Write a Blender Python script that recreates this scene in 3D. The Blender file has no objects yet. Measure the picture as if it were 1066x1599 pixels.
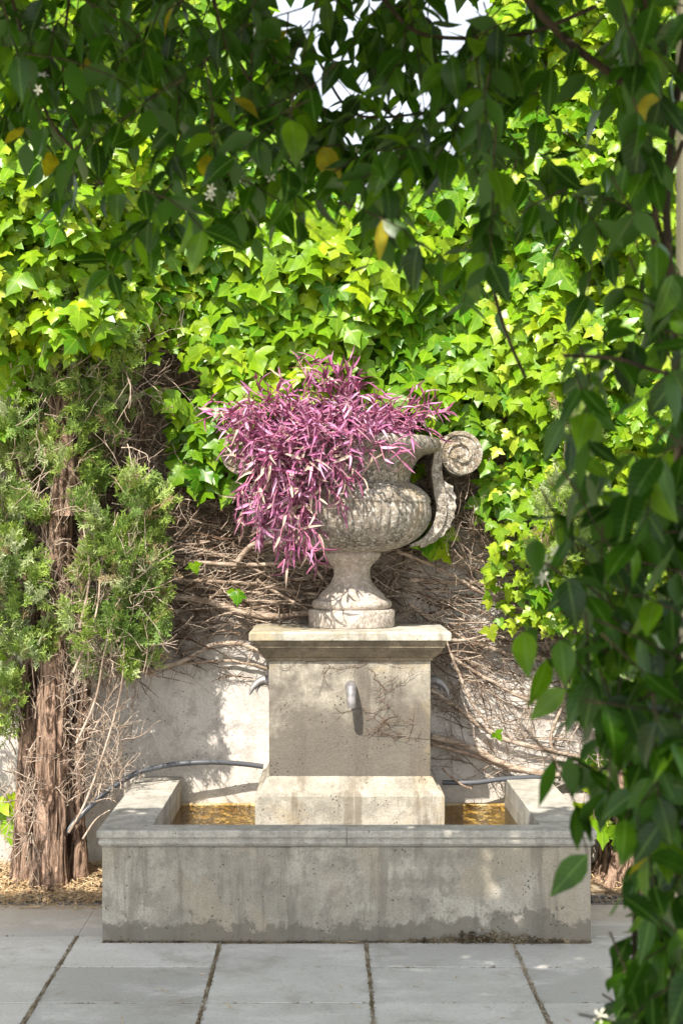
import bpy, math, random
import numpy as np
from mathutils import Vector, noise as mn
rng = np.random.default_rng(7); random.seed(7)
S = bpy.context.scene
F, HX, HY, CH = 2150.0, 510.0, 839.0, 1.6      # focal in photo pixels, vanishing point, camera height

# ------------------------------------------------------------------ camera
cam = bpy.data.cameras.new('camera'); co = bpy.data.objects.new('camera', cam)
S.collection.objects.link(co); S.camera = co
co.location = (0, 0, CH); co.rotation_euler = (math.radians(90), 0, 0)
cam.sensor_fit = 'VERTICAL'; cam.sensor_height = 36; cam.lens = F/1599*36
cam.shift_x = (533-HX)/1599; cam.shift_y = (HY-799.5)/1599
cam.clip_end = 2000; cam.clip_start = .05
cam.dof.use_dof = True; cam.dof.focus_distance = 6.1; cam.dof.aperture_fstop = 6.5
S.render.resolution_x, S.render.resolution_y = 682, 1024

# ------------------------------------------------------------------ world, sun, exposure
EL, AZ = 50.0, 21.0                             # sun behind the camera, to the left
W = bpy.data.worlds.new('World'); S.world = W; W.use_nodes = True
wn = W.node_tree; bg = wn.nodes['Background']
sky = wn.nodes.new('ShaderNodeTexSky'); sky.sky_type = 'NISHITA'; sky.sun_disc = False
sky.sun_elevation = math.radians(EL); sky.sun_rotation = math.radians(180+AZ)
sky.dust_density = 1.0; sky.air_density = 1.0
hs = wn.nodes.new('ShaderNodeHueSaturation'); hs.inputs['Saturation'].default_value = .30
wn.links.new(sky.outputs[0], hs.inputs['Color']); wn.links.new(hs.outputs[0], bg.inputs['Color'])
bg.inputs['Strength'].default_value = .15
sl = bpy.data.lights.new('sun', 'SUN'); sl.energy = 4.2; sl.angle = math.radians(.5); sl.color = (1, .93, .82)
so = bpy.data.objects.new('sun', sl); S.collection.objects.link(so)
a, e = math.radians(AZ), math.radians(EL)
sdir = Vector((math.sin(a)*math.cos(e), math.cos(a)*math.cos(e), -math.sin(e)))
so.rotation_euler = sdir.to_track_quat('-Z', 'Y').to_euler(); so.location = (-3, -5, 8)
S.view_settings.view_transform = 'Standard'; S.view_settings.look = 'None'
S.view_settings.exposure = 1.2; S.view_settings.gamma = 1

# ------------------------------------------------------------------ helpers
def P(px, py, Y): return np.array([(px-HX)*Y/F, Y, CH-(py-HY)*Y/F])
def tag(o, label=None, cat=None, group=None, kind=None):
    if label: o['label'] = label
    if cat: o['category'] = cat
    if group: o['group'] = group
    if kind: o['kind'] = kind
    return o
def empty(name, loc=(0, 0, 0), **k):
    o = bpy.data.objects.new(name, None); S.collection.objects.link(o); o.location = loc; o.empty_display_size = .1
    return tag(o, **k)
def mesh(name, v, f, mat, parent=None, smooth=False, attr=None, uv=None):
    v = np.asarray(v, dtype=np.float64)
    if parent is not None: v = v-np.array(parent.location)
    m = bpy.data.meshes.new(name)
    if isinstance(f, np.ndarray):
        n, k = f.shape
        m.vertices.add(len(v)); m.vertices.foreach_set('co', v.astype(np.float32).ravel())
        m.loops.add(n*k); m.loops.foreach_set('vertex_index', f.astype(np.int32).ravel())
        m.polygons.add(n); m.polygons.foreach_set('loop_start', (np.arange(n)*k).astype(np.int32))
        m.update(calc_edges=True); m.validate()
    else:
        m.from_pydata(v.tolist(), [], [list(map(int, q)) for q in f])
    if smooth: m.polygons.foreach_set('use_smooth', np.ones(len(m.polygons), dtype=bool))
    if attr is not None:
        A = m.attributes.new('rnd', 'FLOAT', 'POINT'); A.data.foreach_set('value', np.asarray(attr, dtype=np.float32))
    if uv is not None:
        u = m.uv_layers.new(name='UVMap'); vi = np.empty(len(m.loops), dtype=np.int32); m.loops.foreach_get('vertex_index', vi)
        u.data.foreach_set('uv', np.asarray(uv, dtype=np.float32)[vi].ravel())
    if mat: m.materials.append(mat)
    o = bpy.data.objects.new(name, m); S.collection.objects.link(o)
    if parent is not None: o.parent = parent
    return o
def bevel(o, w, seg=2):
    b = o.modifiers.new('bevel', 'BEVEL'); b.width = w; b.segments = seg; b.limit_method = 'ANGLE'; b.angle_limit = math.radians(30)
    return o
def worn(o, st=.005, lev=5, sc=.07):
    q = o.modifiers.new('sub', 'SUBSURF'); q.subdivision_type = 'SIMPLE'; q.levels = q.render_levels = lev
    t = bpy.data.textures.get('worn_%g' % sc) or bpy.data.textures.new('worn_%g' % sc, 'CLOUDS'); t.noise_scale = sc; t.noise_depth = 3
    d = o.modifiers.new('worn', 'DISPLACE'); d.texture = t; d.strength = st; d.mid_level = .5; d.texture_coords = 'GLOBAL'
    return o
class MB:
    def __init__(s): s.v = []; s.f = []; s.a = []
    def add(s, v, f, a=0.):
        n = len(s.v); s.v += [tuple(p) for p in v]; s.f += [[i+n for i in q] for q in f]; s.a += [a]*len(v)
    def box(s, x0, x1, y0, y1, z0, z1, a=0.):
        s.add([(x0, y0, z0), (x1, y0, z0), (x1, y1, z0), (x0, y1, z0), (x0, y0, z1), (x1, y0, z1), (x1, y1, z1), (x0, y1, z1)],
              [(0, 3, 2, 1), (4, 5, 6, 7), (0, 1, 5, 4), (1, 2, 6, 5), (2, 3, 7, 6), (3, 0, 4, 7)], a)
    def build(s, name, mat, parent=None, smooth=False): return mesh(name, s.v, s.f, mat, parent, smooth, s.a)
def unit(v): return v/np.maximum(np.linalg.norm(v, axis=-1, keepdims=True), 1e-9)
def frames(tip, nor):
    y = -unit(tip); z = unit(nor-(nor*y).sum(-1, keepdims=True)*y); x = np.cross(y, z)
    return np.stack([x, y, z], axis=-1)           # columns
def scatter(name, T, pos, tip, nor, sc, mat, parent=None, rnd=None, smooth=True):
    tv, tf = T; N = len(pos); R = frames(tip, nor); sc = np.broadcast_to(sc, (N,))
    V = pos[:, None, :]+sc[:, None, None]*np.einsum('nij,kj->nki', R, tv)
    k = len(tv); Fc = (tf[None]+(np.arange(N)*k)[:, None, None]).reshape(-1, tf.shape[1])
    rnd = rng.random(N) if rnd is None else rnd
    return mesh(name, V.reshape(-1, 3), Fc, mat, parent, smooth, np.repeat(rnd, k), np.tile(tv[:, :2], (N, 1)))
def tubes(name, paths, rad, mat, parent=None, m=5, cap=True):
    V = []; Fc = []; A = []; n = 0
    for p, r in zip(paths, rad):
        p = np.asarray(p, float); k = len(p); r = np.broadcast_to(r, (k,))
        t = unit(np.gradient(p, axis=0)); ref = np.array([0, 0, 1.]) if abs(t[:, 2]).mean() < .8 else np.array([1., 0, 0])
        aa = unit(np.cross(t, ref)); bb = np.cross(t, aa); th = np.arange(m)/m*2*math.pi
        ring = p[:, None]+r[:, None, None]*(np.cos(th)[None, :, None]*aa[:, None]+np.sin(th)[None, :, None]*bb[:, None])
        V.append(ring.reshape(-1, 3)); i = np.arange(k-1)[:, None]*m; j = np.arange(m)[None]; j2 = (j+1) % m
        q = np.stack([i+j, i+j2, i+m+j2, i+m+j], -1).reshape(-1, 4)+n; Fc.append(q); A.append(np.full(k*m, rng.random())); n += k*m
    return mesh(name, np.concatenate(V), np.concatenate(Fc), mat, parent, True, np.concatenate(A))
def spline(pts, n):
    pts = np.asarray(pts, float); d = np.r_[0, np.cumsum(np.linalg.norm(np.diff(pts, axis=0), axis=1))]
    out = []
    for s in np.linspace(0, d[-1], n):
        i = min(max(np.searchsorted(d, s)-1, 0), len(pts)-2); u = (s-d[i])/max(d[i+1]-d[i], 1e-9)
        p0 = pts[max(i-1, 0)]; p1 = pts[i]; p2 = pts[i+1]; p3 = pts[min(i+2, len(pts)-1)]
        out.append(.5*((2*p1)+(-p0+p2)*u+(2*p0-5*p1+4*p2-p3)*u*u+(-p0+3*p1-3*p2+p3)*u**3))
    return np.array(out)
def jit(p, s): return p+rng.normal(0, s, p.shape)
def fb(x, y, s=1., o=0.):                         # cheap smooth field in -1..1
    return (np.sin(x*s*1.7+o+1.3*np.sin(y*s*1.1+o*2))+np.sin(y*s*2.3-o+1.7*np.sin(x*s*.9+o))+.6*np.sin((x+y)*s*3.1+o*3))/2.6

# ------------------------------------------------------------------ materials
class NT:
    def __init__(s, name):
        s.m = bpy.data.materials.new(name); s.m.use_nodes = True; s.t = s.m.node_tree; s.b = s.t.nodes['Principled BSDF']
        s.out = s.t.nodes['Material Output']; s.co = s.n('ShaderNodeTexCoord').outputs['Object']
    def n(s, ty, **k):
        q = s.t.nodes.new(ty)
        for a_, b_ in k.items(): setattr(q, a_, b_)
        return q
    def l(s, a_, b_): s.t.links.new(a_, b_)
    def val(s, sock, v):
        if hasattr(v, 'is_linked'): s.l(v, sock)
        else: sock.default_value = v
    def mapv(s, sc=(1, 1, 1), src=None):
        q = s.n('ShaderNodeMapping'); q.inputs['Scale'].default_value = sc; s.l(src or s.co, q.inputs[0]); return q.outputs[0]
    def noise(s, sc, det=6, rough=.6, vec=None, dist=0.):
        q = s.n('ShaderNodeTexNoise'); q.inputs['Scale'].default_value = sc; q.inputs['Detail'].default_value = det
        q.inputs['Roughness'].default_value = rough; q.inputs['Distortion'].default_value = dist; s.l(vec or s.co, q.inputs['Vector'])
        w = s.n('ShaderNodeMapRange'); s.l(q.outputs['Fac'], w.inputs[0]); w.inputs[1].default_value = .23; w.inputs[2].default_value = .77; return w.outputs[0]
    def vor(s, sc, vec=None):
        q = s.n('ShaderNodeTexVoronoi'); q.inputs['Scale'].default_value = sc; s.l(vec or s.co, q.inputs['Vector']); return q.outputs['Distance']
    def ramp(s, f, a_, b_, c0=0., c1=1.):
        q = s.n('ShaderNodeMapRange'); q.interpolation_type = 'SMOOTHSTEP'; s.val(q.inputs[0], f)
        q.inputs[1].default_value = a_; q.inputs[2].default_value = b_; q.inputs[3].default_value = c0; q.inputs[4].default_value = c1; return q.outputs[0]
    def math(s, op, a_, b_=0.):
        q = s.n('ShaderNodeMath', operation=op); s.val(q.inputs[0], a_); s.val(q.inputs[1], b_); return q.outputs[0]
    def mix(s, f, a_, b_, mode='MIX'):
        q = s.n('ShaderNodeMix', data_type='RGBA', blend_type=mode); s.val(q.inputs[0], f)
        for sk, v in ((q.inputs[6], a_), (q.inputs[7], b_)):
            s.val(sk, (*v, 1) if isinstance(v, tuple) and len(v) == 3 else v)
        return q.outputs[2]
    def attr(s): q = s.n('ShaderNodeAttribute'); q.attribute_name = 'rnd'; return q.outputs['Fac']
    def sep(s, src=None): q = s.n('ShaderNodeSeparateXYZ'); s.l(src or s.co, q.inputs[0]); return q.outputs
    def bump(s, h, st=.5, d=.01):
        q = s.n('ShaderNodeBump'); q.inputs['Strength'].default_value = st; q.inputs['Distance'].default_value = d; s.l(h, q.inputs['Height']); s.l(q.outputs[0], s.b.inputs['Normal'])
    def fin(s, col, rough=.8, spec=.3):
        s.val(s.b.inputs['Base Color'], (*col, 1) if isinstance(col, tuple) else col); s.val(s.b.inputs['Roughness'], rough)
        s.b.inputs['Specular IOR Level'].default_value = spec; return s.m
def leafmat(name, ca, cb, cc, rough=.35, trans=.3, tcol=None, vein=None, spec=.5, kind='jas', odd=None, oddp=.97, back=None):
    s = NT(name); r = s.attr(); c = s.mix(s.ramp(r, 0, .5), ca, cb); c = s.mix(s.ramp(r, .5, 1.), c, cc)
    if odd: c = s.mix(s.math('GREATER_THAN', r, oddp), c, odd)
    uv = s.n('ShaderNodeTexCoord').outputs['UV']; x = s.sep(uv)
    if vein:
        ax = s.math('ABSOLUTE', x[0]); f = s.ramp(ax, .0, .028, 1., 0.)
        if kind == 'ivy':
            d = s.math('ABSOLUTE', s.math('SUBTRACT', s.math('MULTIPLY', ax, .42), s.math('MULTIPLY', x[1], -1.))); f = s.math('MAXIMUM', f, s.ramp(d, 0, .025, .8, 0))
            f = s.math('MAXIMUM', f, s.ramp(s.math('ABSOLUTE', s.math('SUBTRACT', s.math('MULTIPLY', ax, 1.5), s.math('MULTIPLY', x[1], -1.))), 0, .04, .6, 0))
        else:
            w = s.math('SINE', s.math('MULTIPLY', s.math('ADD', x[1], s.math('MULTIPLY', ax, .8)), 52.)); f = s.math('MAXIMUM', f, s.ramp(w, .85, 1., 0, .35))
        c = s.mix(s.math('MULTIPLY', f, .55), c, vein)
    c = s.mix(s.ramp(s.noise(18, 2), .35, .7, 0, .35), c, (ca[0]*.6, ca[1]*.6, ca[2]*.6))
    if back:
        g = s.n('ShaderNodeNewGeometry').outputs['Backfacing']; c = s.mix(g, c, back)
    s.fin(c, rough, spec)
    if trans:
        t = s.n('ShaderNodeBsdfTranslucent'); tc = s.mix(1., c, (*tcol,) if tcol else (1, 1, 1), 'MULTIPLY'); s.l(tc, t.inputs[0])
        mx = s.n('ShaderNodeMixShader'); mx.inputs[0].default_value = trans; s.l(s.b.outputs[0], mx.inputs[1]); s.l(t.outputs[0], mx.inputs[2]); s.l(mx.outputs[0], s.out.inputs[0])
    return s.m
def concrete(name, ca, cb, stain=(.12, .11, .10), streak=.5, pits=.5, base=None, low=None, rough=.85, high=None, speck=None, warm=None, bumpd=.004):
    s = NT(name); n1 = s.noise(2.3, 7, .65); n2 = s.noise(11, 6, .7); c = s.mix(s.ramp(n1, .35, .65), ca, cb)
    c = s.mix(s.ramp(n2, .45, .68, 0, .6), c, tuple(x*.66 for x in ca)); c = s.mix(s.ramp(s.noise(6.5, 6, .75, dist=.8), .54, .68, 0, .5), c, tuple(min(1, x*1.3) for x in ca))
    if warm: c = s.mix(s.ramp(s.noise(1.7, 5, .6, dist=.6), .48, .64, 0, .8), c, warm)
    sv = s.mapv((7, 7, .7)); st = s.noise(1.6, 6, .7, sv); c = s.mix(s.ramp(st, .52, .75, 0, streak), c, stain)
    sv2 = s.mapv((9, 9, .5)); c = s.mix(s.ramp(s.noise(2.2, 5, .7, sv2), .6, .75, 0, streak*.6), c, tuple(min(1, x*1.35) for x in ca))
    z = s.sep()[2]
    if low:                                        # dirt band with an uneven edge: (height, colour, strength)
        zz = s.math('ADD', z, s.math('MULTIPLY', s.math('ADD', s.noise(2.2, 6, .7), s.noise(14, 4, .7)), -.13)); c = s.mix(s.ramp(zz, low[0]-.13, low[0]-.10, low[2], 0), c, low[1])
    if base:
        zz = s.math('ADD', z, s.math('MULTIPLY', s.noise(3.4, 7, .72, dist=.4), -base[3])); c = s.mix(s.ramp(zz, base[0], base[1], base[4], 0.), c, base[2])
    if high: c = s.mix(s.ramp(s.math('ADD', s.math('SUBTRACT', z, s.ramp(s.sep()[0], .1, .6, 0, .42)), s.math('MULTIPLY', s.noise(2.5, 6, .7, dist=.5), -.9)), high[0], high[1], 0, .85), c, high[2])  # painted ivy shade plus some ivy residue: browner up the wall, mostly left
    v = s.vor(55); pn = s.noise(9, 3); pit = s.ramp(s.math('ADD', v, s.math('MULTIPLY', pn, .5)), .28, .38, 1, 0)
    c = s.mix(s.math('MULTIPLY', pit, pits), c, tuple(x*.45 for x in stain))
    fine = s.noise(120, 3, .8); c = s.mix(s.ramp(fine, .42, .68, 0, .4), c, tuple(x*.6 for x in ca))
    if speck:
        sp = s.ramp(s.noise(70, 4, .8), .48, .56); mask = s.ramp(s.noise(5, 4, .6), .4, .58, .25, 1); c = s.mix(s.math('MULTIPLY', s.math('MULTIPLY', sp, mask), .75), c, speck[0])
        sp = s.ramp(s.noise(48, 5, .8), .54, .62); c = s.mix(s.math('MULTIPLY', sp, .7), c, speck[1])
    h = s.math('ADD', s.math('MULTIPLY', s.noise(35, 6, .75), 1.), s.math('MULTIPLY', pit, -1.2)); h = s.math('ADD', h, s.math('MULTIPLY', fine, .5)); s.bump(h, .55, bumpd)
    return s.fin(c, rough, .25)
M = {}
M['basin'] = concrete('basin_concrete', (.31, .285, .235), (.48, .445, .37), (.17, .155, .125), .6, .95, low=(.065, (.14, .125, .10), .75), warm=(.37, .32, .24))
M['rim'] = concrete('rim_concrete', (.37, .35, .305), (.50, .47, .41), (.2, .18, .15), .35, .9)
M['ped'] = concrete('pedestal_stone', (.29, .265, .215), (.43, .395, .325), (.12, .10, .08), .8, .95, base=(.12, .62, (.10, .085, .07), .95, .9), warm=(.36, .28, .15))
M['pedb'] = concrete('pedestal_base_stone', (.30, .275, .225), (.44, .405, .34), (.15, .12, .085), .7, .9, warm=(.33, .27, .18))
M['cap'] = concrete('cap_stone', (.34, .32, .27), (.50, .475, .41), (.16, .135, .095), .6, .9, warm=(.33, .27, .16))
M['mould'] = concrete('moulding_stone_shaded', (.16, .13, .09), (.28, .23, .16), (.08, .06, .04), .4, .4)  # darker than cap and shaft: the cap's shadow is painted into the stone
M['urn'] = concrete('urn_stone', (.29, .25, .20), (.42, .375, .31), (.10, .085, .07), .6, .7, speck=((.055, .048, .042), (.60, .57, .52)), warm=(.36, .28, .17), bumpd=.014)
M['urnb'] = concrete('urn_foot_stone', (.40, .34, .29), (.52, .46, .40), (.2, .17, .14), .3, .4, speck=((.2, .17, .14), (.55, .5, .45)), bumpd=.006)
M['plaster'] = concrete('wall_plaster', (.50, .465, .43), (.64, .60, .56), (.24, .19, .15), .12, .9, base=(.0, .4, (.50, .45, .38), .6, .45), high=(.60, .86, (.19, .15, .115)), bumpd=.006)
M['far'] = concrete('far_plaster', (.50, .40, .36), (.55, .46, .40), (.3, .25, .2), .2, .1)
def slabmat():
    s = NT('slab_stone'); r = s.attr(); c = s.mix(r, (.40, .39, .36), (.56, .545, .50)); n = s.noise(2.1, 9, .74, s.mapv((1, 2.2, 1)), .3)
    c = s.mix(s.ramp(n, .48, .75, 0, .7), c, (.64, .62, .58)); c = s.mix(s.ramp(s.noise(2.6, 9, .75, dist=.3), .5, .85, 0, .6), c, (.27, .245, .20))
    c = s.mix(s.ramp(s.noise(75, 3, .8), .5, .8, 0, .3), c, (.25, .24, .22))
    y = s.sep()[1]; c = s.mix(s.math('MULTIPLY', s.ramp(s.math('ADD', y, s.math('MULTIPLY', s.noise(4, 4), .3)), 5.75, 6.0), .45), c, (.40, .31, .22))
    s.bump(s.noise(30, 6, .7), .5, .004); return s.fin(c, s.ramp(n, .3, .7, .5, .8), .3)
M['slab'] = slabmat()
def soilmat(name, a_, b_):
    s = NT(name); c = s.mix(s.ramp(s.noise(9, 6, .7), .35, .65), a_, b_); s.bump(s.noise(25, 6, .8), .9, .02); return s.fin(c, .95, .1)
M['soil'] = soilmat('soil', (.07, .045, .03), (.22, .15, .09)); M['joint'] = soilmat('joint_grit', (.36, .28, .17), (.64, .55, .42))
M['crumb'] = soilmat('crumbs', (.12, .09, .05), (.4, .33, .22))
def woodmat(name, a_, b_, sc=(30, 30, 3), bd=.006):
    s = NT(name); n = s.noise(1., 6, .7, s.mapv(sc), 1.2); c = s.mix(s.ramp(n, .35, .65), a_, b_); c = s.mix(s.math('MULTIPLY', s.attr(), .35), c, (a_[0]*1.6, a_[1]*1.5, a_[2]*1.4)); s.bump(n, .9, bd); return s.fin(c, .85, .2)
M['bark'] = woodmat('cypress_bark', (.06, .035, .022), (.46, .31, .225), (24, 24, 5.), .03)
M['vine'] = woodmat('vine_wood', (.19, .14, .105), (.50, .41, .33), (12, 40, 40), .006)
M['twig'] = woodmat('dry_twig', (.25, .19, .145), (.52, .43, .35))
M['dtwig'] = woodmat('dark_twig', (.07, .045, .03), (.17, .11, .075))
M['jstem'] = woodmat('jasmine_stem', (.022, .018, .01), (.06, .045, .025))
M['straw'] = woodmat('straw', (.38, .26, .13), (.66, .52, .34))
M['ivy'] = leafmat('ivy_leaf', (.06, .19, .008), (.16, .31, .008), (.34, .45, .012), .3, .33, (1.2, 1.3, .4), (.40, .5, .06), .26, 'ivy', back=(.20, .32, .03))
M['ivys'] = leafmat('small_ivy_leaf', (.11, .24, .01), (.24, .38, .015), (.42, .50, .04), .32, .33, (1.2, 1.3, .4), (.40, .5, .08), .26, 'ivy', back=(.24, .35, .04))
M['jas'] = leafmat('jasmine_leaf', (.012, .038, .004), (.028, .085, .004), (.12, .23, .008), .34, .46, (1.4, 1.6, .3), (.17, .28, .08), .3, odd=(.36, .30, .02), oddp=.98, back=(.04, .10, .015))
M['cyp'] = leafmat('cypress_foliage', (.16, .26, .06), (.32, .44, .08), (.54, .58, .38), .6, .25, None, None, .2, odd=(.36, .26, .15), oddp=.94)
M['purple'] = leafmat('purple_leaf', (.11, .02, .05), (.38, .09, .25), (.72, .42, .62), .5, .15, (1.2, .8, 1.), (.70, .50, .55), .3, 'pur', odd=(.50, .40, .30), oddp=.88, back=(.30, .09, .17))
M['pstem'] = NT('purple_stem').fin((.40, .13, .22), .5, .4)
M['flower'] = NT('jasmine_petal').fin((.75, .74, .62), .6, .3)
M['hose'] = NT('black_hose').fin((.075, .08, .09), .35, .5)
def metal(name, c, r=.45):
    s = NT(name); s.b.inputs['Metallic'].default_value = .45; s.bump(s.noise(60, 4), .3, .002); return s.fin(s.mix(s.ramp(s.noise(25, 5), .4, .7), c, tuple(x*1.7 for x in c)), r, .5)
M['spout'] = metal('spout_metal', (.20, .19, .19)); M['grate'] = metal('grate_metal', (.16, .15, .14), .6)
M['post'] = NT('pale_post').fin((.55, .52, .36), .7, .3)
M['algae'] = soilmat('algae_lining', (.50, .32, .09), (.88, .74, .46))
def watermat():
    s = NT('pond_water'); t = s.t; t.nodes.remove(s.b); g = s.n('ShaderNodeBsdfGlossy'); g.inputs['Roughness'].default_value = .03
    tr = s.n('ShaderNodeBsdfTransparent'); tr.inputs[0].default_value = (.98, .86, .52, 1)
    b = s.n('ShaderNodeBump'); b.inputs['Strength'].default_value = 1.; b.inputs['Distance'].default_value = .02; s.l(s.noise(20, 3, .5, s.mapv((1, 2, 1)), .8), b.inputs['Height']); s.l(b.outputs[0], g.inputs['Normal'])
    fr = s.n('ShaderNodeFresnel'); fr.inputs[0].default_value = 1.85; s.l(b.outputs[0], fr.inputs['Normal']); mx = s.n('ShaderNodeMixShader')
    s.l(fr.outputs[0], mx.inputs[0]); s.l(tr.outputs[0], mx.inputs[1]); s.l(g.outputs[0], mx.inputs[2]); s.l(mx.outputs[0], s.out.inputs[0]); return s.m
M['water'] = watermat()

# ------------------------------------------------------------------ ground and paving
g = MB(); g.box(-150, 150, -60, 240, -.3, -.008); tag(g.build('ground', M['joint']), kind='structure')
rows = [6.0, 5.52, 5.125, 4.73, 4.335, 3.94, 3.545, 3.15, 2.755, 2.36, 1.965, 1.57, 1.175, .78, .385, -.01, -.405, -.8]
s = MB(); GX = .006
for i in range(len(rows)-1):
    for k in range(-5, 7):
        x0 = -.422+.5765*k+GX+random.uniform(-.003, .003); x1 = -.422+.5765*(k+1)-GX+random.uniform(-.003, .003)
        if i == 0: x0 = -.422+.5765*k+.0005; x1 = x0+.5757
        dz = random.uniform(-.002, .002); s.box(x0, x1, rows[i+1]+.0025, rows[i]-.0025, -.04, dz, random.random())
tag(bevel(s.build('pavement', M['slab']), .003), kind='structure')
WY = 6.65
def soilbed(x0, x1):
    n, k = 60, 24; X, Y = np.meshgrid(np.linspace(x0, x1, n), np.linspace(6.14, WY+.02, k)); z = -.012+.035*(Y-6.14)/.5+.02*fb(X, Y, 9)+.012*fb(X, Y, 31, 2)
    v = np.stack([X, Y, z], -1).reshape(-1, 3); i = np.arange(k-1)[:, None]*n+np.arange(n-1)[None]; q = np.stack([i, i+1, i+n+1, i+n], -1).reshape(-1, 4)
    tag(mesh('soil_bed', v, q, M['soil'], None, True), kind='structure')
soilbed(-3.4, -.886); soilbed(1.045, 3.9)
def drain(x0, x1, label):
    t = empty('drain_channel', ((x0+x1)/2, 6.07, 0), label=label, cat='drain', group='drain channels along the paving')
    f = MB(); f.box(x0, x1, 6.003, 6.016, -.03, .004); f.box(x0, x1, 6.124, 6.137, -.03, .006); f.box(x0, x1, 6.066, 6.074, -.03, .003); f.build('frame', M['grate'], t)
    b = MB(); x = x0+.01
    while x < x1-.02: b.box(x, x+.011, 6.016, 6.066, -.02, .002); b.box(x+.004, x+.015, 6.074, 6.124, -.02, .004); x += .028
    b.build('grate_bars', M['grate'], t)
drain(-3.3, -.888, 'grey slotted drain channel half buried in straw left of the basin'); drain(1.045, 3.8, 'dark slotted drain channel on the right of the basin, under the vine')

# ------------------------------------------------------------------ garden wall
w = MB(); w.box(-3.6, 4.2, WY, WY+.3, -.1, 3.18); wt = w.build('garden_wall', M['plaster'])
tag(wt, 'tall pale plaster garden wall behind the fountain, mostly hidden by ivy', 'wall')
b = MB(); b.box(1.52, 2.9, 15, 18, 0, 5.74); bt = empty('house', (2.2, 15, 0), label='pale pink house glimpsed above the wall between leaves', cat='house'); b.build('wall', M['far'], bt)
b = MB(); b.box(1.45, 3.0, 14.9, 18.1, 5.74, 5.84); b.build('roof', M['far'], bt)

# ------------------------------------------------------------------ basin
CX = .078; HW = .963; BF = 5.434; BB = WY-.004
bas = empty('fountain_basin', (CX, BF, 0), label='wide grey concrete fountain basin with moulded rim, stained front', cat='basin')
def dense_panel(name, o, u, v, nu, nv, rough, mat, thick):            # panel with slightly eroded face; o origin, u, v edge vectors
    pass
w = MB(); w.box(CX-HW, CX+HW, BF, BF+.096, -.01, .377); w.box(CX-HW, CX-HW+.187, BF+.096, BB, -.01, .379); w.box(CX+HW-.187, CX+HW, BF+.096, BB, -.01, .379)
worn(bevel(w.build('basin_wall', M['basin'], bas), .004), .005, 5, .12)
w = MB(); w.box(CX-HW+.187, CX+HW-.187, BF+.096, BB, .02, .12); w.box(CX-HW+.187, CX+HW-.187, BB-.03, BB, .12, .318); w.build('basin_floor', M['algae'], bas)
prof = [(-.187, .379), (0., .379), (.006, .385), (.013, .391), (.015, .398), (.013, .405), (.009, .409), (.009, .414), (.018, .417), (.020, .421), (.020, .440), (.017, .446), (-.187, .446)]
def rimhalf(s):
    v = []; n = len(prof)
    for k in range(3):                              # centre, corner, back
        for o, z in prof:
            if o < -.1: oy = -.096; ox = -.187
            else: oy = ox = o
            y = BF-oy
            if k == 0: v.append((CX+s*.001, y, z))
            elif k == 1: v.append((CX+s*(HW+ox), y, z))
            else: v.append((CX+s*(HW+ox), BB, z))
    f = []
    for k in range(2):
        for i in range(n):
            j = (i+1) % n; f.append((k*n+i, k*n+j, (k+1)*n+j, (k+1)*n+i))
    f += [tuple(range(n)), tuple(range(2*n, 3*n))]
    return worn(bevel(mesh('rim', v, f, M['rim'], bas), .0015, 1), .003, 4, .09)
rimhalf(-1); rimhalf(1)
n, k = 60, 40; X, Y = np.meshgrid(np.linspace(CX-HW+.187, CX+HW-.187, n), np.linspace(BF+.096, BB-.031, k)); v = np.stack([X, Y, .312+0*X], -1).reshape(-1, 3)
i = np.arange(k-1)[:, None]*n+np.arange(n-1)[None]; tag(mesh('water', v, np.stack([i, i+1, i+n+1, i+n], -1).reshape(-1, 4), M['water'], None, True), kind='structure')
# crumbs of grit and moss along the foot of the basin and in the joints
def crumb_T():
    p = np.array([(1, 0, 0), (-.8, .5, 0), (-.5, -.8, .1), (.1, .1, .8), (0, .2, -.5)], float); return p, np.array([(0, 1, 3), (1, 2, 3), (2, 0, 3), (0, 4, 1), (1, 4, 2), (2, 4, 0)])
CT = crumb_T()
def crumbs(pos, sc, mat, name):
    N = len(pos); return tag(scatter(name, CT, pos, unit(rng.normal(size=(N, 3))), unit(rng.normal(size=(N, 3))), sc, mat, smooth=False), kind='stuff')
N = 2600; x = rng.uniform(CX-HW, CX+HW, N); big = np.exp(-((x-.62)/.22)**2); p = np.stack([x, BF-rng.exponential(.004+.004*big), np.abs(rng.normal(0, .004+.016*big))], -1)
p[:, 1] = BF-rng.exponential(.003, N)*(1+big); crumbs(p, rng.uniform(.002, .006, N)*(1+.8*big), M['crumb'], 'moss_crumbs')
P_ = []
for k in range(-4, 6):
    m = 1500; y = rng.uniform(4., 5.52, m) if k not in (1,) else rng.uniform(4., 5.43, m)
    P_.append(np.stack([-.422+.5765*k+rng.normal(0, .0045, m), y, rng.uniform(-.010, .004, m)], -1))
for r_ in rows[1:5]: m = 260; P_.append(np.stack([rng.uniform(-1.6, 2, m), r_+rng.normal(0, .002, m), rng.uniform(-.008, .001, m)], -1))
P_ = np.concatenate(P_); crumbs(P_, rng.uniform(.002, .0065, len(P_)), M['joint'], 'joint_grit')

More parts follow.
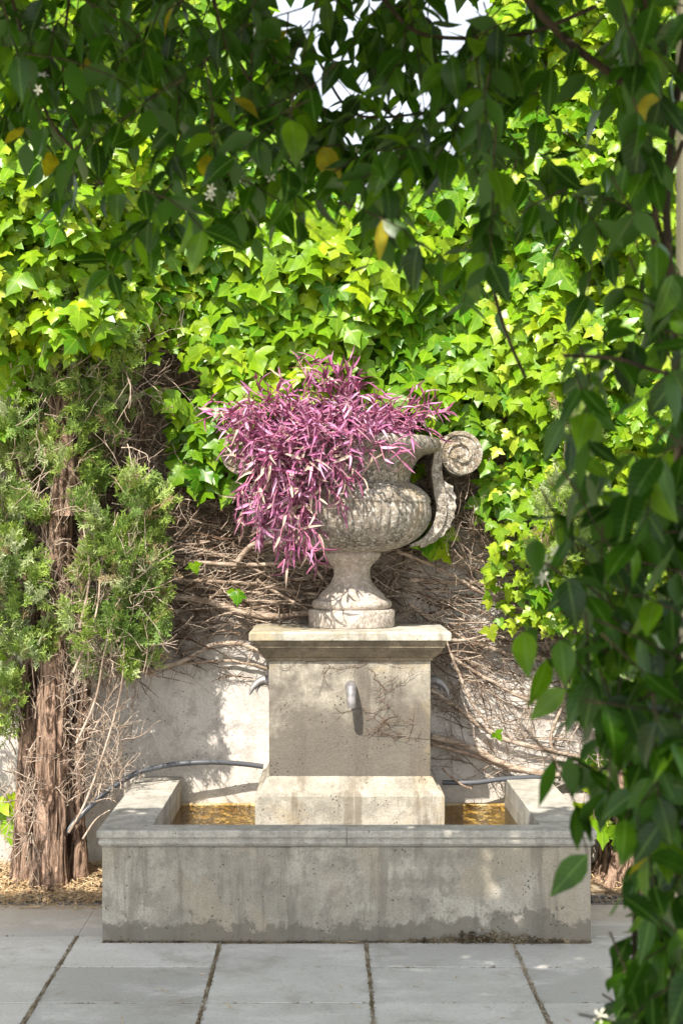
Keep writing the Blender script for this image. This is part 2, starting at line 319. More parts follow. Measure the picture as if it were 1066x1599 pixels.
# ------------------------------------------------------------------ pedestal
PX = .102; PF = 6.1; hw = .3575
ped = empty('fountain_pedestal', (PX, 6.35, .12), label='square stone fountain pedestal with moulded cap and iron spouts', cat='pedestal')
def ringstack(name, levels, mat, sub=0):            # levels: (offset, z): square block, back against the wall
    v = []; f = []
    for o, z in levels: v += [(PX-hw-o, PF-o, z), (PX+hw+o, PF-o, z), (PX+hw+o, WY-.002, z), (PX-hw-o, WY-.002, z)]
    for i in range(len(levels)-1):
        for j in range(4): q = (j+1) % 4; f.append((4*i+j, 4*i+q, 4*i+4+q, 4*i+4+j))
    f += [(3, 2, 1, 0), tuple(range(4*len(levels)-4, 4*len(levels)))]
    return worn(bevel(mesh(name, v, f, mat, ped), .004, 2), .006 if name != 'shaft' else .003, 4)
ringstack('base', [(.058, .1), (.058, .462), (.050, .480), (.035, .487), (.012, .532), (-.004, .545)], M['pedb'])
ringstack('shaft', [(0, .5), (0, 1.056)], M['ped'])
ringstack('moulding', [(.002, 1.050), (.010, 1.056), (.010, 1.066), (.022, 1.072), (.034, 1.085), (.048, 1.103), (.050, 1.112), (.060, 1.114), (.060, 1.126), (.066, 1.130), (.066, 1.148)], M['mould'])
ringstack('cap', [(.082, 1.147), (.085, 1.150), (.085, 1.180), (.078, 1.187)], M['cap'])
def zof(py, Y): return CH-(py-HY)*Y/F
# front spout: a thick bent pipe, and two curved beak spouts on the sides
c0 = P(547, 1072, 6.1); pts = [(c0[0], 6.12, c0[2]+.0), (c0[0], 6.07, c0[2]+.004), (c0[0]+.001, 6.035, c0[2]-.008), (c0[0]+.002, 6.018, c0[2]-.035), (c0[0]+.003, 6.014, c0[2]-.085)]
pp = spline(pts, 16); rr = np.interp(np.linspace(0, 1, 16), [0, .3, .6, 1], [.024, .026, .023, .018]); sp = tubes('spout', [pp], [rr], M['spout'], ped, 14)
dn = MB(); th = [(math.cos(i/14*2*math.pi), math.sin(i/14*2*math.pi)) for i in range(14)]
dn.add([(pts[-1][0]+.0165*x, pts[-1][1]+.0165*y, pts[-1][2]+.004) for x, y in th], [tuple(range(14))]); dn.build('spout_mouth', M['dtwig'], sp)
for sg in (-1, 1):
    Ys = 6.32; ex = PX+sg*hw; z0 = zof(1064, Ys)
    fl = MB(); fl.box(min(ex, ex+sg*.012), max(ex, ex+sg*.012), Ys-.03, Ys+.03, z0-.034, z0+.034); bevel(fl.build('spout_flange', M['spout'], ped), .004)
    pts = [(ex, Ys, z0), (ex+sg*.03, Ys-.005, z0+.006), (ex+sg*.06, Ys-.012, z0-.006), (ex+sg*.085, Ys-.02, z0-.03), (ex+sg*.096, Ys-.025, z0-.06)]
    p1 = spline(pts, 14); r1 = np.interp(np.linspace(0, 1, 14), [0, .3, .7, 1], [.026, .022, .014, .003])
    p2 = spline([pts[1], (ex+sg*.05, Ys-.01, z0-.008), (ex+sg*.062, Ys-.015, z0-.026), (ex+sg*.064, Ys-.018, z0-.05)], 10); r2 = np.interp(np.linspace(0, 1, 10), [0, .6, 1], [.012, .010, .003])
    tubes('spout', [p1, p2], [r1, r2], M['spout'], ped, 10)

# ------------------------------------------------------------------ urn
UX, UY = (549-HX)*6.38/F, 6.38; K = 6.38/F
urn = empty('stone_urn', (UX, UY, 1.186), label='large weathered stone urn with two scroll handles, standing on the pedestal', cat='urn')
def zr(py): return CH-(py-HY)*K
def lathe(name, prof, mat, seg=160, fn=None, nz=.0, top=False):
    pr = spline([(r, z) for r, z in prof], len(prof)*5) if len(prof) > 6 else np.array(prof); v = []
    for i, (r, z) in enumerate(pr):
        t = i/(len(pr)-1)
        for j in range(seg):
            th = j/seg*2*math.pi; R = r*(1+(fn(t, th) if fn else 0)); x, y = R*math.cos(th), R*math.sin(th)
            if nz: R += nz*mn.fractal(Vector((x*14, y*14, z*14)), .7, 2, 4); x, y = R*math.cos(th), R*math.sin(th)
            v.append((UX+x, UY+y, z))
    n = len(pr); f = [(i*seg+j, i*seg+(j+1) % seg, (i+1)*seg+(j+1) % seg, (i+1)*seg+j) for i in range(n-1) for j in range(seg)]
    f += [tuple(range(seg-1, -1, -1)), tuple((n-1)*seg+j for j in range(seg))]
    o = mesh(name, v, f, mat, urn, True); 
    return o
lathe('plinth', [(.196, 1.187), (.199, 1.192), (.199, 1.262), (.194, 1.268), (.17, 1.270)], M['urnb'], nz=.004)
lathe('foot', [(.165, 1.268), (.176, 1.272), (.183, 1.283), (.184, 1.296), (.178, 1.308), (.166, 1.314), (.158, 1.318), (.148, 1.335), (.128, 1.355), (.104, 1.378), (.090, 1.405), (.084, 1.43), (.086, 1.45), (.096, 1.472), (.112, 1.49), (.124, 1.50), (.126, 1.508), (.132, 1.512), (.134, 1.525), (.13, 1.535)], M['urnb'], nz=.003)
def gad(t, th):
    k = 52; g_ = abs(math.sin(th*k/2)); return -.03*(1-g_)**2*min(1, max(0, (t-.06)*8))*min(1, max(0, (.97-t)*12))
lathe('bowl', [(.10, 1.530), (.17, 1.538), (.24, 1.560), (.30, 1.592), (.342, 1.635), (.364, 1.685), (.368, 1.722), (.364, 1.745), (.361, 1.752), (.362, 1.758), (.366, 1.764), (.354, 1.790), (.330, 1.815), (.300, 1.838), (.276, 1.850), (.27, 1.856)], M['urn'], 352, gad, .003)
lathe('neck', [(.266, 1.852), (.268, 1.860), (.270, 1.875), (.276, 1.90), (.288, 1.93), (.306, 1.956), (.332, 1.977), (.35, 1.985)], M['urn'], nz=.004)
lathe('rim', [(.345, 1.983), (.372, 1.987), (.394, 1.994), (.404, 2.006), (.408, 2.022), (.404, 2.040), (.394, 2.052), (.384, 2.056), (.36, 2.052), (.345, 2.030), (.34, 2.0)], M['urn'], 160, lambda t, th: .012*abs(math.sin(th*24))**.6*(1 if .1 < t < .7 else 0), .006)
lathe('soil', [(.0, 2.012), (.1, 2.016), (.2, 2.014), (.335, 2.004)], M['soil'], 48, nz=.006)
def handle(sg):
    def Q(px, py): return (UX+sg*(px-549)*K, zr(py))
    pts = [Q(640, 852), Q(664, 842), Q(682, 820), Q(688, 795), Q(684, 765), Q(680, 735), Q(682, 715)]; wd = [.012, .03, .046, .05, .052, .05, .04]
    cxv, czv = Q(718, 712)
    base_n = len(pts)
    sp_pts = []; sp_w = []
    for i in range(1, 60):
        t = i/59; ang = math.pi-t*2*math.pi*2.05; r = (35*(1-t)**.85+3)*K; sp_pts.append((cxv+sg*r*math.cos(ang)*.98, czv+r*math.sin(ang))); sp_w.append(.021*(1-.62*t)+.019*max(0, 1-t*14))
    a_ = spline([(x, 0, z) for x, z in pts], 26)[:, [0, 2]]; wa = np.interp(np.linspace(0, 1, 26), np.linspace(0, 1, base_n), wd)
    path = np.concatenate([a_, np.array(sp_pts)]); wv = np.r_[wa, sp_w]; t = unit(np.gradient(path, axis=0)); nn = np.stack([-t[:, 1], t[:, 0]], -1)
    HD = np.interp(np.arange(len(path)), [0, 26, 85], [.05, .062, .070]); v = []; f = []
    for i in range(len(path)):
        o_, i_ = path[i]+nn[i]*wv[i]*.5, path[i]-nn[i]*wv[i]*.5; jt = .002*mn.noise(Vector((path[i][0]*40, path[i][1]*40, 0)))
        v += [(o_[0], UY-HD[i]-jt, o_[1]), (o_[0], UY+HD[i], o_[1]), (i_[0], UY+HD[i], i_[1]), (i_[0], UY-HD[i]-jt, i_[1])]
        if i:
            b_ = 4*(i-1); f += [(b_+j, b_+(j+1) % 4, b_+4+(j+1) % 4, b_+4+j) for j in range(4)]
    f += [(0, 1, 2, 3), tuple(4*len(path)-4+j for j in range(4))]
    nd = len(v); sg_ = 40                             # solid disc behind the spiral
    for yy in (UY-.056, UY+.056): v += [(cxv+30*K*math.cos(j/sg_*2*math.pi), yy, czv+30*K*math.sin(j/sg_*2*math.pi)) for j in range(sg_)]
    f += [tuple(nd+j for j in range(sg_)), tuple(nd+sg_+j for j in reversed(range(sg_)))]+[(nd+j, nd+(j+1) % sg_, nd+sg_+(j+1) % sg_, nd+sg_+j) for j in range(sg_)]
    o = bevel(mesh('handle', v, f, M['urn'], urn), .003, 2)
    inn = [Q(681, 752), Q(687, 770), Q(691, 790), Q(688, 812), Q(674, 834), Q(655, 848)]; out = []
    ii = spline([(x, 0, z) for x, z in inn], 19)[:, [0, 2]]
    oo = spline([(x, 0, z) for x, z in [Q(684, 748), Q(704, 760), Q(710, 788), Q(704, 815), Q(686, 840), Q(656, 856)]], 19)[:, [0, 2]]
    v = []; f = []
    for i in range(19):
        z_ = oo[i]+(oo[i]-ii[i])*(.10 if i % 2 else -.06)
        for yy in (UY-.045, UY+.045): v += [(ii[i][0], yy, ii[i][1]), (z_[0], yy+(.012 if yy < UY else -.012), z_[1])]
        if i: b_ = 4*(i-1); f += [(b_, b_+1, b_+5, b_+4), (b_+3, b_+2, b_+6, b_+7), (b_+1, b_+3, b_+7, b_+5)]
    f += [(0, 2, 3, 1), tuple(72+j for j in (0, 1, 3, 2))]
    mesh('leaf_scroll', v, f, M['urn'], o if False else urn)
handle(1); handle(-1)

# ------------------------------------------------------------------ leaf templates
def T_ivy():
    h = [(.0, .0), (.13, .17), (.33, .20), (.46, .06), (.80, -.14), (.56, -.27), (.30, -.36), (.37, -.54), (.23, -.68), (.11, -.84), (0, -1.06)]
    o = h+[(-x, y) for x, y in h[-2:0:-1]]; v = [(0, -.34)]+o; n = len(o)
    z = lambda x, y: .10-.34*abs(x)**1.3-.22*max(0, -y-.3)**1.5+.03*math.sin(9*x+5*y)
    return np.array([(x, y, z(x, y)) for x, y in v]), np.array([(0, 1+(i+1) % n, 1+i) for i in range(n)])
def T_blade(wid, n=4, fold=.25, curl=.25, prof=None):
    prof = prof or [0, .75, 1, .7, .04]; n = len(prof)-1; v = []; f = []
    for i in range(n+1):
        y = -i/n; w = wid*.5*prof[i]; z = -curl*y*y
        v += [(-w, y, z+fold*w*2), (0, y, z), (w, y, z+fold*w*2)]
        if i: b_ = 3*(i-1); f += [(b_, b_+1, b_+4, b_+3), (b_+1, b_+2, b_+5, b_+4)]
    return np.array(v), np.array(f)[:, ::-1]
TI = T_ivy(); TJ = [T_blade(.50, 4, .12, .12, [.05, .8, 1, .82, .42, .02]), T_blade(.56, 4, .2, .3, [.05, .75, 1, .88, .5, .02]), T_blade(.44, 4, .05, -.12, [.05, .8, 1, .8, .4, .02])]
TP = [T_blade(.17, 4, .5, .35, [.6, 1, .95, .65, .04]), T_blade(.20, 4, .35, -.3, [.6, 1, .9, .6, .04]), T_blade(.16, 4, .6, .8, [.6, 1, .9, .6, .04])]
def T_spray():                                        # flat feathery cypress spray
    v = []; f = []
    def seg(p, q, w0, w1, z0, z1):
        p, q = np.array(p), np.array(q); d = unit(q-p); nn = np.array([-d[1], d[0]]); b_ = len(v)
        for a_, w_, z in ((p, w0, z0), (q, w1, z1)): v.append((*(a_+nn*w_), z)); v.append((*(a_-nn*w_), z))
        f.append((b_, b_+1, b_+3, b_+2))
    bx = rng.normal(0, .12); seg((0, 0), (bx, -.9), .022, .02, 0, .05)
    for i in range(5):
        y = -.1-.17*i
        for s_ in (-1, 1):
            L = rng.uniform(.30, .48)*(1-.09*i); a_ = s_*rng.uniform(.35, .75); x0 = bx*-y; q = (x0+math.sin(a_)*L, y-math.cos(a_)*L); z = rng.normal(0, .12); seg((x0, y), q, .024, .022, 0, z)
            m = ((x0+q[0])/2, (y+q[1])/2)
            for s2 in (-1, 1): b2 = a_+s2*.6; L2 = rng.uniform(.12, .22); seg(m, (m[0]+math.sin(b2)*L2, m[1]-math.cos(b2)*L2), .022, .018, z/2, z/2+rng.normal(0, .08))
    return np.array(v), np.array(f)
TS = [T_spray() for _ in range(3)]

# ------------------------------------------------------------------ purple plant
def stem_leaves(blobs, Ls, leafL, nl):
    stems = []; rads = []; pos = []; tip = []; nor = []; sc = []
    for (px, py, rx, ry, Y0, Y1, cnt, drp, ang) in blobs:
        for _ in range(cnt):
            a_ = rng.uniform(0, 2*math.pi); q = math.sqrt(rng.random()); X = px+rx*q*math.cos(a_); Y_ = py+ry*q*math.sin(a_); D = rng.uniform(Y0, Y1)
            p = P(X, Y_, D); d = np.array([math.cos(ang+rng.normal(0, .9)), -.5+rng.normal(0, .5), math.sin(ang+rng.normal(0, .9))]); d = unit(d); L = rng.uniform(*Ls)
            k = nl+int(rng.integers(0, 3)); path = [p]
            for i in range(k): d = unit(d+np.array([0, 0, -drp])+rng.normal(0, .14, 3)); path.append(path[-1]+d*L/k)
            path = np.array(path); stems.append(path); rads.append(np.linspace(.0035, .002, len(path))); side = unit(np.cross(d, rng.normal(size=3)))
            for i in range(1, k+1):
                s_ = side*(1 if i % 2 else -1); t = unit(path[i]-path[i-1]); dd = unit(t*.8+s_*.9+rng.normal(0, .25, 3)+np.array([0, 0, .15]))
                pos.append(path[i]); tip.append(dd); nor.append(unit(t+np.array([0, -.3, .9])+rng.normal(0, .3, 3))); sc.append(rng.uniform(*leafL))
            dd = unit(t+rng.normal(0, .2, 3)); pos.append(path[-1]); tip.append(dd); nor.append(unit(np.array([0, -.6, .8])+rng.normal(0, .3, 3))); sc.append(leafL[1]*.8)
    return stems, rads, np.array(pos), np.array(tip), np.array(nor), np.array(sc)
blobs = [(520, 660, 130, 34, 6.1, 6.6, 95, .1, 1.6), (490, 630, 100, 28, 6.15, 6.5, 55, .05, 1.6), (525, 606, 28, 18, 6.2, 6.4, 10, 0, 1.6), (612, 662, 48, 20, 6.05, 6.5, 34, .15, .6),
         (440, 676, 60, 48, 5.95, 6.3, 95, .25, 2.6), (445, 735, 52, 44, 5.95, 6.12, 78, .4, -2.2), (445, 795, 40, 36, 5.98, 6.12, 34, .4, -1.9), (520, 712, 38, 20, 5.95, 6.02, 14, .3, -.9), (535, 680, 65, 20, 5.94, 6.1, 60, .15, 1.2), (480, 700, 45, 30, 5.94, 6.05, 40, .3, 2.2), (500, 745, 18, 30, 5.98, 6.02, 6, .3, -.9),
         (475, 835, 24, 16, 5.99, 6.05, 7, .5, -1.2), (390, 645, 18, 26, 6.05, 6.3, 9, .2, 2.8), (390, 775, 16, 25, 6.05, 6.2, 4, .3, 3.6)]
st, rd, pos, tip, nor, sc = stem_leaves(blobs, (.08, .17), (.038, .085), 3)
pl = empty('purple_plant', (UX-.1, UY-.1, 2.02), label='purple trailing plant spilling over the left side of the urn', cat='plant')
tubes('stems', st, rd, M['pstem'], pl, 5); idx = rng.integers(0, 3, len(pos))
R_ = rng.random(len(pos)); zz = pos[:, 2]; R_ = np.where((zz < 1.98) & (rng.random(len(pos)) < .25), .95, R_*.92)
for t_ in range(3): q = idx == t_; scatter('leaves', TP[t_], pos[q], tip[q], nor[q], sc[q], M['purple'], pl, R_[q])

# ------------------------------------------------------------------ ivy on the wall
def topline(x): return np.interp(x, [-300, 380, 420, 455, 520, 640, 700, 735, 765, 800, 1400], [-260, -260, 60, 235, 285, 290, 280, 265, 120, -260, -260])
def botline(x): return np.interp(x, [-300, 0, 60, 130, 200, 250, 262, 330, 350, 420, 560, 650, 700, 740, 790, 830, 850, 870, 900, 1400], [520, 520, 440, 500, 520, 490, 505, 570, 640, 640, 640, 610, 650, 600, 620, 700, 760, 800, 850, 900])
def thick(x, y): return .16+.10*fb(x/100, y/100, 1.)+.20*np.clip((900-y)/600, 0, 1)+.42*np.clip((-x+270)/150, 0, 1)*np.clip((640-y)/150, 0, 1)+.35*np.clip((x-780)/200, 0, 1)
def ivy_leaves(n, xr, yr, smin, smax, acc, dens=1.):
    x = rng.uniform(*xr, n); y = rng.uniform(*yr, n); k = acc(x, y); x, y = x[k], y[k]; n = len(x); T = thick(x, y); Y = WY-T*rng.uniform(.35, 1., n)-.03
    pos = np.stack([(x-HX)*Y/F, Y, CH-(y-HY)*Y/F], -1); tip = unit(np.stack([rng.normal(0, .6, n), rng.normal(-.3, .4, n), -np.ones(n)], -1))
    nor = unit(np.stack([rng.normal(0, .45, n)-.12, -np.ones(n), rng.normal(.55, .4, n)], -1)); return pos, tip, nor, rng.uniform(smin, smax, n)*(.8+.4*rng.random(n)), x, y
ivy = empty('climbing_ivy', (0, WY, 0), label='bright green ivy covering the wall behind the urn, its bare stems below', cat='ivy')
hole = lambda x, y: fb(x/60+3, y/45, 1.1, 1.)
PL = [ivy_leaves(19000, (-160, 1230), (-260, 960), .068, .118, lambda x, y: (y > topline(x)) & (y < botline(x)+18*fb(x/25, y/300, 1.)) & (hole(x, y) > -.72))]
for (cx_, cy_, rx_, ry_, c_) in [(370, 560, 45, 70, 80), (310, 690, 50, 60, 55), (340, 745, 40, 22, 20), (285, 600, 35, 50, 9), (340, 640, 35, 60, 45), (690, 845, 26, 22, 9), (650, 740, 12, 12, 3), (800, 740, 40, 60, 45), (720, 660, 60, 30, 40), (770, 775, 25, 20, 7),
                               (700, 620, 50, 30, 30), (10, 640, 30, 60, 26), (90, 500, 120, 30, 130), (170, 540, 50, 30, 30), (40, 560, 40, 40, 30), (5, 1050, 20, 60, 8), (12, 1270, 18, 30, 6), (945, 1240, 35, 60, 26), (860, 900, 30, 90, 60), (960, 1010, 60, 130, 90), (930, 700, 90, 150, 150), (305, 885, 6, 8, 2), (370, 920, 8, 8, 2), (775, 1140, 8, 8, 2)]:
    PL.append(ivy_leaves(c_, (cx_-rx_, cx_+rx_), (cy_-ry_, cy_+ry_),   .07 if c_ > 5 else .05, .112 if c_ > 5 else .06, lambda x, y: ((x-cx_)/rx_)**2+((y-cy_)/ry_)**2 < 1.1))
A_ = [np.concatenate([q[i] for q in PL]) for i in range(6)]
hue = np.clip(.45+.32*fb(A_[4]/120, A_[5]/90, 1., .5)+rng.normal(0, .2, len(A_[0])), 0, 1)
scatter('leaves', TI, A_[0], A_[1], A_[2], A_[3], M['ivy'], ivy, hue)
q = ivy_leaves(12000, (-160, 1230), (-260, 1000), .04, .065, lambda x, y: (y > topline(x)) & (((x > 760) & (y < 980)) | ((x < 330) & (y < 560))) & (hole(x, y) > -.8))
scatter('young_leaves', TI, q[0]-np.array([0, .05, 0]), q[1], q[2], q[3], M['ivys'], ivy)
# petioles and inner stems
pt = []; rr = []
for i in rng.choice(len(A_[0]), 2600, replace=False):
    p = A_[0][i]; e_ = np.array([p[0]+rng.normal(0, .05), min(p[1]+rng.uniform(.05, .12), WY), p[2]+rng.uniform(.0, .06)]); pt.append(np.array([p, (p+e_)/2+[0, 0, .01], e_])); rr.append(.0016)
tubes('leaf_stalks', pt, rr, M['cyp'], ivy, 3)
def wander(p0, ang, L, n, wob=.25, dep=(.01, .05), grav=0.):
    """curved twig hugging the wall: start pixel p0, heading in the wall plane"""
    p = np.array(p0, float); out = [p.copy()]; a_ = ang; y_t = WY-rng.uniform(*dep)
    for i in range(n): a_ += rng.normal(0, wob)-grav*math.cos(a_); p = p+np.array([math.cos(a_)*L/n, (y_t-p[1])*.35, math.sin(a_)*L/n]); out.append(p.copy())
    return np.array(out)
W_ = [  ([(235, 960), (300, 948), (350, 925), (420, 930), (500, 965)], .06, .009), ([(250, 850), (330, 862), (420, 900), (470, 940)], .09, .007), ([(300, 990), (350, 975), (400, 985)], .05, .007), ([(230, 900), (300, 912), (380, 935), (430, 970)], .05, .012), ([(620, 860), (700, 895), (780, 940), (900, 970)], .09, .009), ([(640, 990), (720, 1000), (800, 985), (880, 1000)], .07, .009), ([(680, 1010), (760, 1060), (830, 1095), (900, 1100)], .06, .009),
  # thick bare stems: pixel points, depth in front of wall, radius
    ([(225, 1050), (290, 1030), (330, 1008), (372, 1005), (405, 1018), (425, 1034)], .07, .013), ([(150, 1062), (240, 1040), (300, 1035), (360, 1032), (425, 1045)], .03, .008),
    ([(260, 930), (330, 940), (385, 958), (440, 962), (490, 955)], .09, .017), ([(270, 905), (330, 908), (400, 912), (470, 925), (520, 930)], .08, .010), ([(240, 870), (330, 880), (400, 882), (470, 878), (540, 890)], .10, .011),
    ([(370, 878), (385, 858), (400, 848), (425, 846)], .13, .014), ([(210, 935), (290, 922), (320, 905), (390, 880)], .06, .010), ([(480, 870), (505, 905), (520, 925)], .1, .010),
    ([(400, 905), (440, 930), (480, 950)], .09, .008), ([(640, 905), (700, 908), (760, 912), (800, 930), (850, 960), (885, 985)], .05, .013), ([(650, 880), (700, 868), (760, 878), (800, 890)], .06, .011),
    ([(640, 945), (700, 985), (760, 1010), (810, 1024), (860, 1028), (930, 1030)], .06, .013), ([(672, 1078), (715, 1105), (745, 1130), (790, 1155), (870, 1175), (920, 1185)], .05, .013), ([(672, 1150), (730, 1165), (790, 1195), (850, 1208), (920, 1210)], .06, .017),
    ([(672, 1160), (740, 1180), (800, 1202), (870, 1212)], .04, .012), ([(695, 1000), (715, 1050), (735, 1095), (760, 1130)], .12, .008), ([(690, 1200), (715, 1222), (735, 1232)], .12, .006), ([(700, 850), (760, 845), (850, 850)], .05, .008),
    ([(710, 900), (760, 930), (800, 952), (870, 955)], .08, .007), ([(745, 820), (790, 815), (860, 822)], .05, .008), ([(240, 830), (320, 820), (420, 826), (500, 815)], .03, .009), ([(230, 790), (300, 785), (400, 792)], .03, .007), ([(850, 1000), (880, 1080), (860, 1150), (870, 1200)], .05, .009)]
for pts, d, r in W_:
    c = spline([P(x, y, WY-d) for x, y in pts], 28); c = c+.003*np.stack([fb(c[:, 0]*30, c[:, 2]*30, 1.), fb(c[:, 0]*25, c[:, 2]*40, 1., 2), fb(c[:, 0]*35, c[:, 2]*20, 1., 3)], -1)
    tubes('woody_stem', [c], [r*np.linspace(1, .8, 28)*(1+.12*fb(np.arange(28)*.9, 0*np.arange(28), 1.))], M['vine'], ivy, 10)
tw = []; tr_ = []
def region(n, xr, yr, base, spread, L, rad, dep=(.01, .12), wob=.16, mask=None):
    for _ in range(n):
        x, y = rng.uniform(*xr), rng.uniform(*yr)
        if mask and not mask(x, y): continue
        dd = rng.uniform(*dep); p = P(x, y, WY-dd); a_ = base+rng.normal(0, spread)+(math.pi if rng.random() < .5 else 0); l = rng.uniform(*L); r = rng.uniform(*rad)
        c = wander(p, a_, l, 9, wob, (.008, dep[1])); tw.append(c); tr_.append(np.linspace(r, r*.5, len(c)))
        for _ in range(rng.integers(1, 4)):
            i = rng.integers(2, 8); c2 = wander(c[i], a_+rng.choice([-1, 1])*rng.uniform(.4, 1.1), l*rng.uniform(.2, .5), 5, .25, (.008, dep[1]+.05)); tw.append(c2); tr_.append(np.linspace(r*.6, r*.3, len(c2)))
region(330, (220, 520), (760, 1000), -.05, .3, (.15, .5), (.0015, .005), (.01, .12))
region(300, (620, 900), (800, 1030), -.25, .45, (.12, .45), (.0012, .0045), (.01, .10))
region(150, (680, 900), (1010, 1110), -.45, .6, (.1, .35), (.001, .003), (.006, .06))
region(90, (690, 900), (1100, 1210), -.35, .6, (.08, .35), (.001, .003), (.006, .05))
region(60, (500, 680), (860, 1000), -.1, .4, (.15, .4), (.0015, .004), (.02, .12))
region(260, (200, 360), (480, 800), 0, .9, (.12, .35), (.0012, .004), (.01, .2), .3)
region(500, (-50, 1150), (300, 800), 0, .9, (.2, .5), (.0015, .005), (.01, .14), .25)
region(150, (640, 860), (600, 840), -.2, .5, (.15, .4), (.0012, .003), (.05, .2))
region(60, (690, 760), (740, 880), 1.5, .4, (.05, .15), (.0012, .002), (.2, .32))
region(20, (230, 420), (1000, 1060), -.1, .4, (.1, .3), (.001, .003), (.006, .03))
sel = rng.random(len(tw)) < .62
tubes('twigs', [c for c, k_ in zip(tw, sel) if k_], [r for r, k_ in zip(tr_, sel) if k_], M['twig'], ivy, 4)
tubes('dark_twigs', [c for c, k_ in zip(tw, sel) if not k_], [r for r, k_ in zip(tr_, sel) if not k_], M['dtwig'], ivy, 4)
# fine dry tendrils creeping over the pedestal front
tw = []; tr_ = []
for i in range(26):
    x, y = (rng.uniform(565, 672), rng.uniform(1040, 1170)) if i < 20 else (rng.uniform(430, 600), rng.uniform(1033, 1045)); p = P(x, y, PF-.006); a_ = rng.choice([0, math.pi])+rng.normal(0, .45); c = [p]
    for k_ in range(8): a_ += rng.normal(0, .25); c.append(c[-1]+np.array([math.cos(a_)*.018, rng.normal(0, .003), math.sin(a_)*.018]))
    c = np.array(c); c[:, 1] = np.minimum(c[:, 1], PF-.002); c[:, 0] = np.clip(c[:, 0], PX-.35, PX+hw+.03); tw.append(c); tr_.append(np.linspace(.0012, .0006, len(c)))
    for _k in range(3):
        j = rng.integers(1, 7); a2 = a_+rng.choice([-1, 1])*rng.uniform(.5, 1.1); l2 = rng.uniform(.02, .05); e_ = c[j]+np.array([math.cos(a2)*l2, -.004, math.sin(a2)*l2]); tw.append(np.array([c[j], (c[j]+e_)/2+rng.normal(0, .002, 3), e_])); tr_.append(np.array([.0009, .0007, .0005]))
tag(tubes('dry_tendrils', tw, tr_, M['dtwig']), 'thin dry tendrils creeping over the front face of the pedestal', 'tendrils')

# ------------------------------------------------------------------ black hose
hs_ = empty('garden_hose', tuple(P(120, 1290, 6.3)), label='black rubber hose arching over the left rim towards the pedestal', cat='hose')
c = spline([P(95, 1310, 6.25), P(130, 1270, 6.3), P(170, 1234, 6.38), P(215, 1207, 6.45), P(270, 1194, 6.5), P(330, 1190, 6.52), P(380, 1193, 6.55), P(411, 1197, 6.56)], 60); tubes('hose_tube', [c], [.0125], M['hose'], hs_, 14)
c = spline([P(690, 1222, 6.55), P(740, 1222, 6.54), P(790, 1216, 6.56), P(860, 1212, 6.6)], 30); tag(tubes('garden_hose', [c], [.012], M['hose'], None, 12), 'short black hose piece lying along the wall right of the pedestal', 'hose')

# ------------------------------------------------------------------ cypress trees
def trunk(name, base, top, r0, r1, mat, parent, seg=72, n=70, bend=.03, ph=0.):
    v = []
    for i in range(n):
        t = i/(n-1); c = np.array(base)*(1-t)+np.array(top)*t+np.array([bend*math.sin(t*4+ph), bend*.6*math.sin(t*3+ph*2), 0]); r = r0*(1-t)+r1*t+r0*.35*math.exp(-t*22)
        for j in range(seg):
            th = j/seg*2*math.pi; q = Vector((math.cos(th)*2.2+ph, math.sin(th)*2.2, t*2.2)); rr_ = r*(1+.16*mn.noise(q)+.11*mn.noise(Vector((math.cos(th)*7, math.sin(th)*7+ph, t*5)))+.10*abs(mn.noise(Vector((math.cos(th)*9, math.sin(th)*9+ph, t*7))))**.5+.03*mn.noise(Vector((math.cos(th)*25, math.sin(th)*25, t*18))))
            v.append((c[0]+rr_*math.cos(th), c[1]+rr_*math.sin(th), c[2]))
    f = [(i*seg+j, i*seg+(j+1) % seg, (i+1)*seg+(j+1) % seg, (i+1)*seg+j) for i in range(n-1) for j in range(seg)]
    return mesh(name, v, f, mat, parent, True)
def cyp_crown(parent, blobs, size=(.07, .12)):
    pos = []; tip = []; nor = []; sc = []; rd = []; paths = []; rads = []
    for (px, py, rx, ry, cnt, Y0, Y1) in blobs:
        cc = P(px, py, (Y0+Y1)/2)
        for _ in range(max(1, cnt//15)):
            a_ = rng.uniform(0, 6.28); q = rng.random()**.5; D = rng.uniform(Y0, Y1); p = P(px+rx*q*math.cos(a_), py+ry*q*math.sin(a_), D); out = unit(np.array([p[0]-cc[0], (p[1]-cc[1])*1.2-.10, (p[2]-cc[2])*.6+.06])+rng.normal(0, .05, 3)); h = rng.random()
            s0 = p-out*.10-np.array([0, -.04, .10]); paths.append(spline([s0, (s0+p)/2+rng.normal(0, .012, 3), p], 5)); rads.append(np.linspace(.004, .0015, 5))
            for _k in range(14):
                pos.append(p+rng.normal(0, .026, 3)); tip.append(unit(out+rng.normal(0, .45, 3)+np.array([.05, 0, .45]))); nor.append(unit(np.array([-.2, -1, .5])+rng.normal(0, .7, 3))); sc.append(rng.uniform(*size)); rd.append(np.clip(h*.85+rng.normal(0, .1), 0, .93) if rng.random() > .05 else .97)
    pos, tip, nor, sc, rd = map(np.array, (pos, tip, nor, sc, rd)); ix = rng.integers(0, 3, len(pos))
    for t_ in range(3): k_ = ix == t_; scatter('foliage', TS[t_], pos[k_], tip[k_], nor[k_], sc[k_], M['cyp'], parent, rd[k_], False)
    tubes('branchlets', paths, rads, M['twig'], parent, 4)
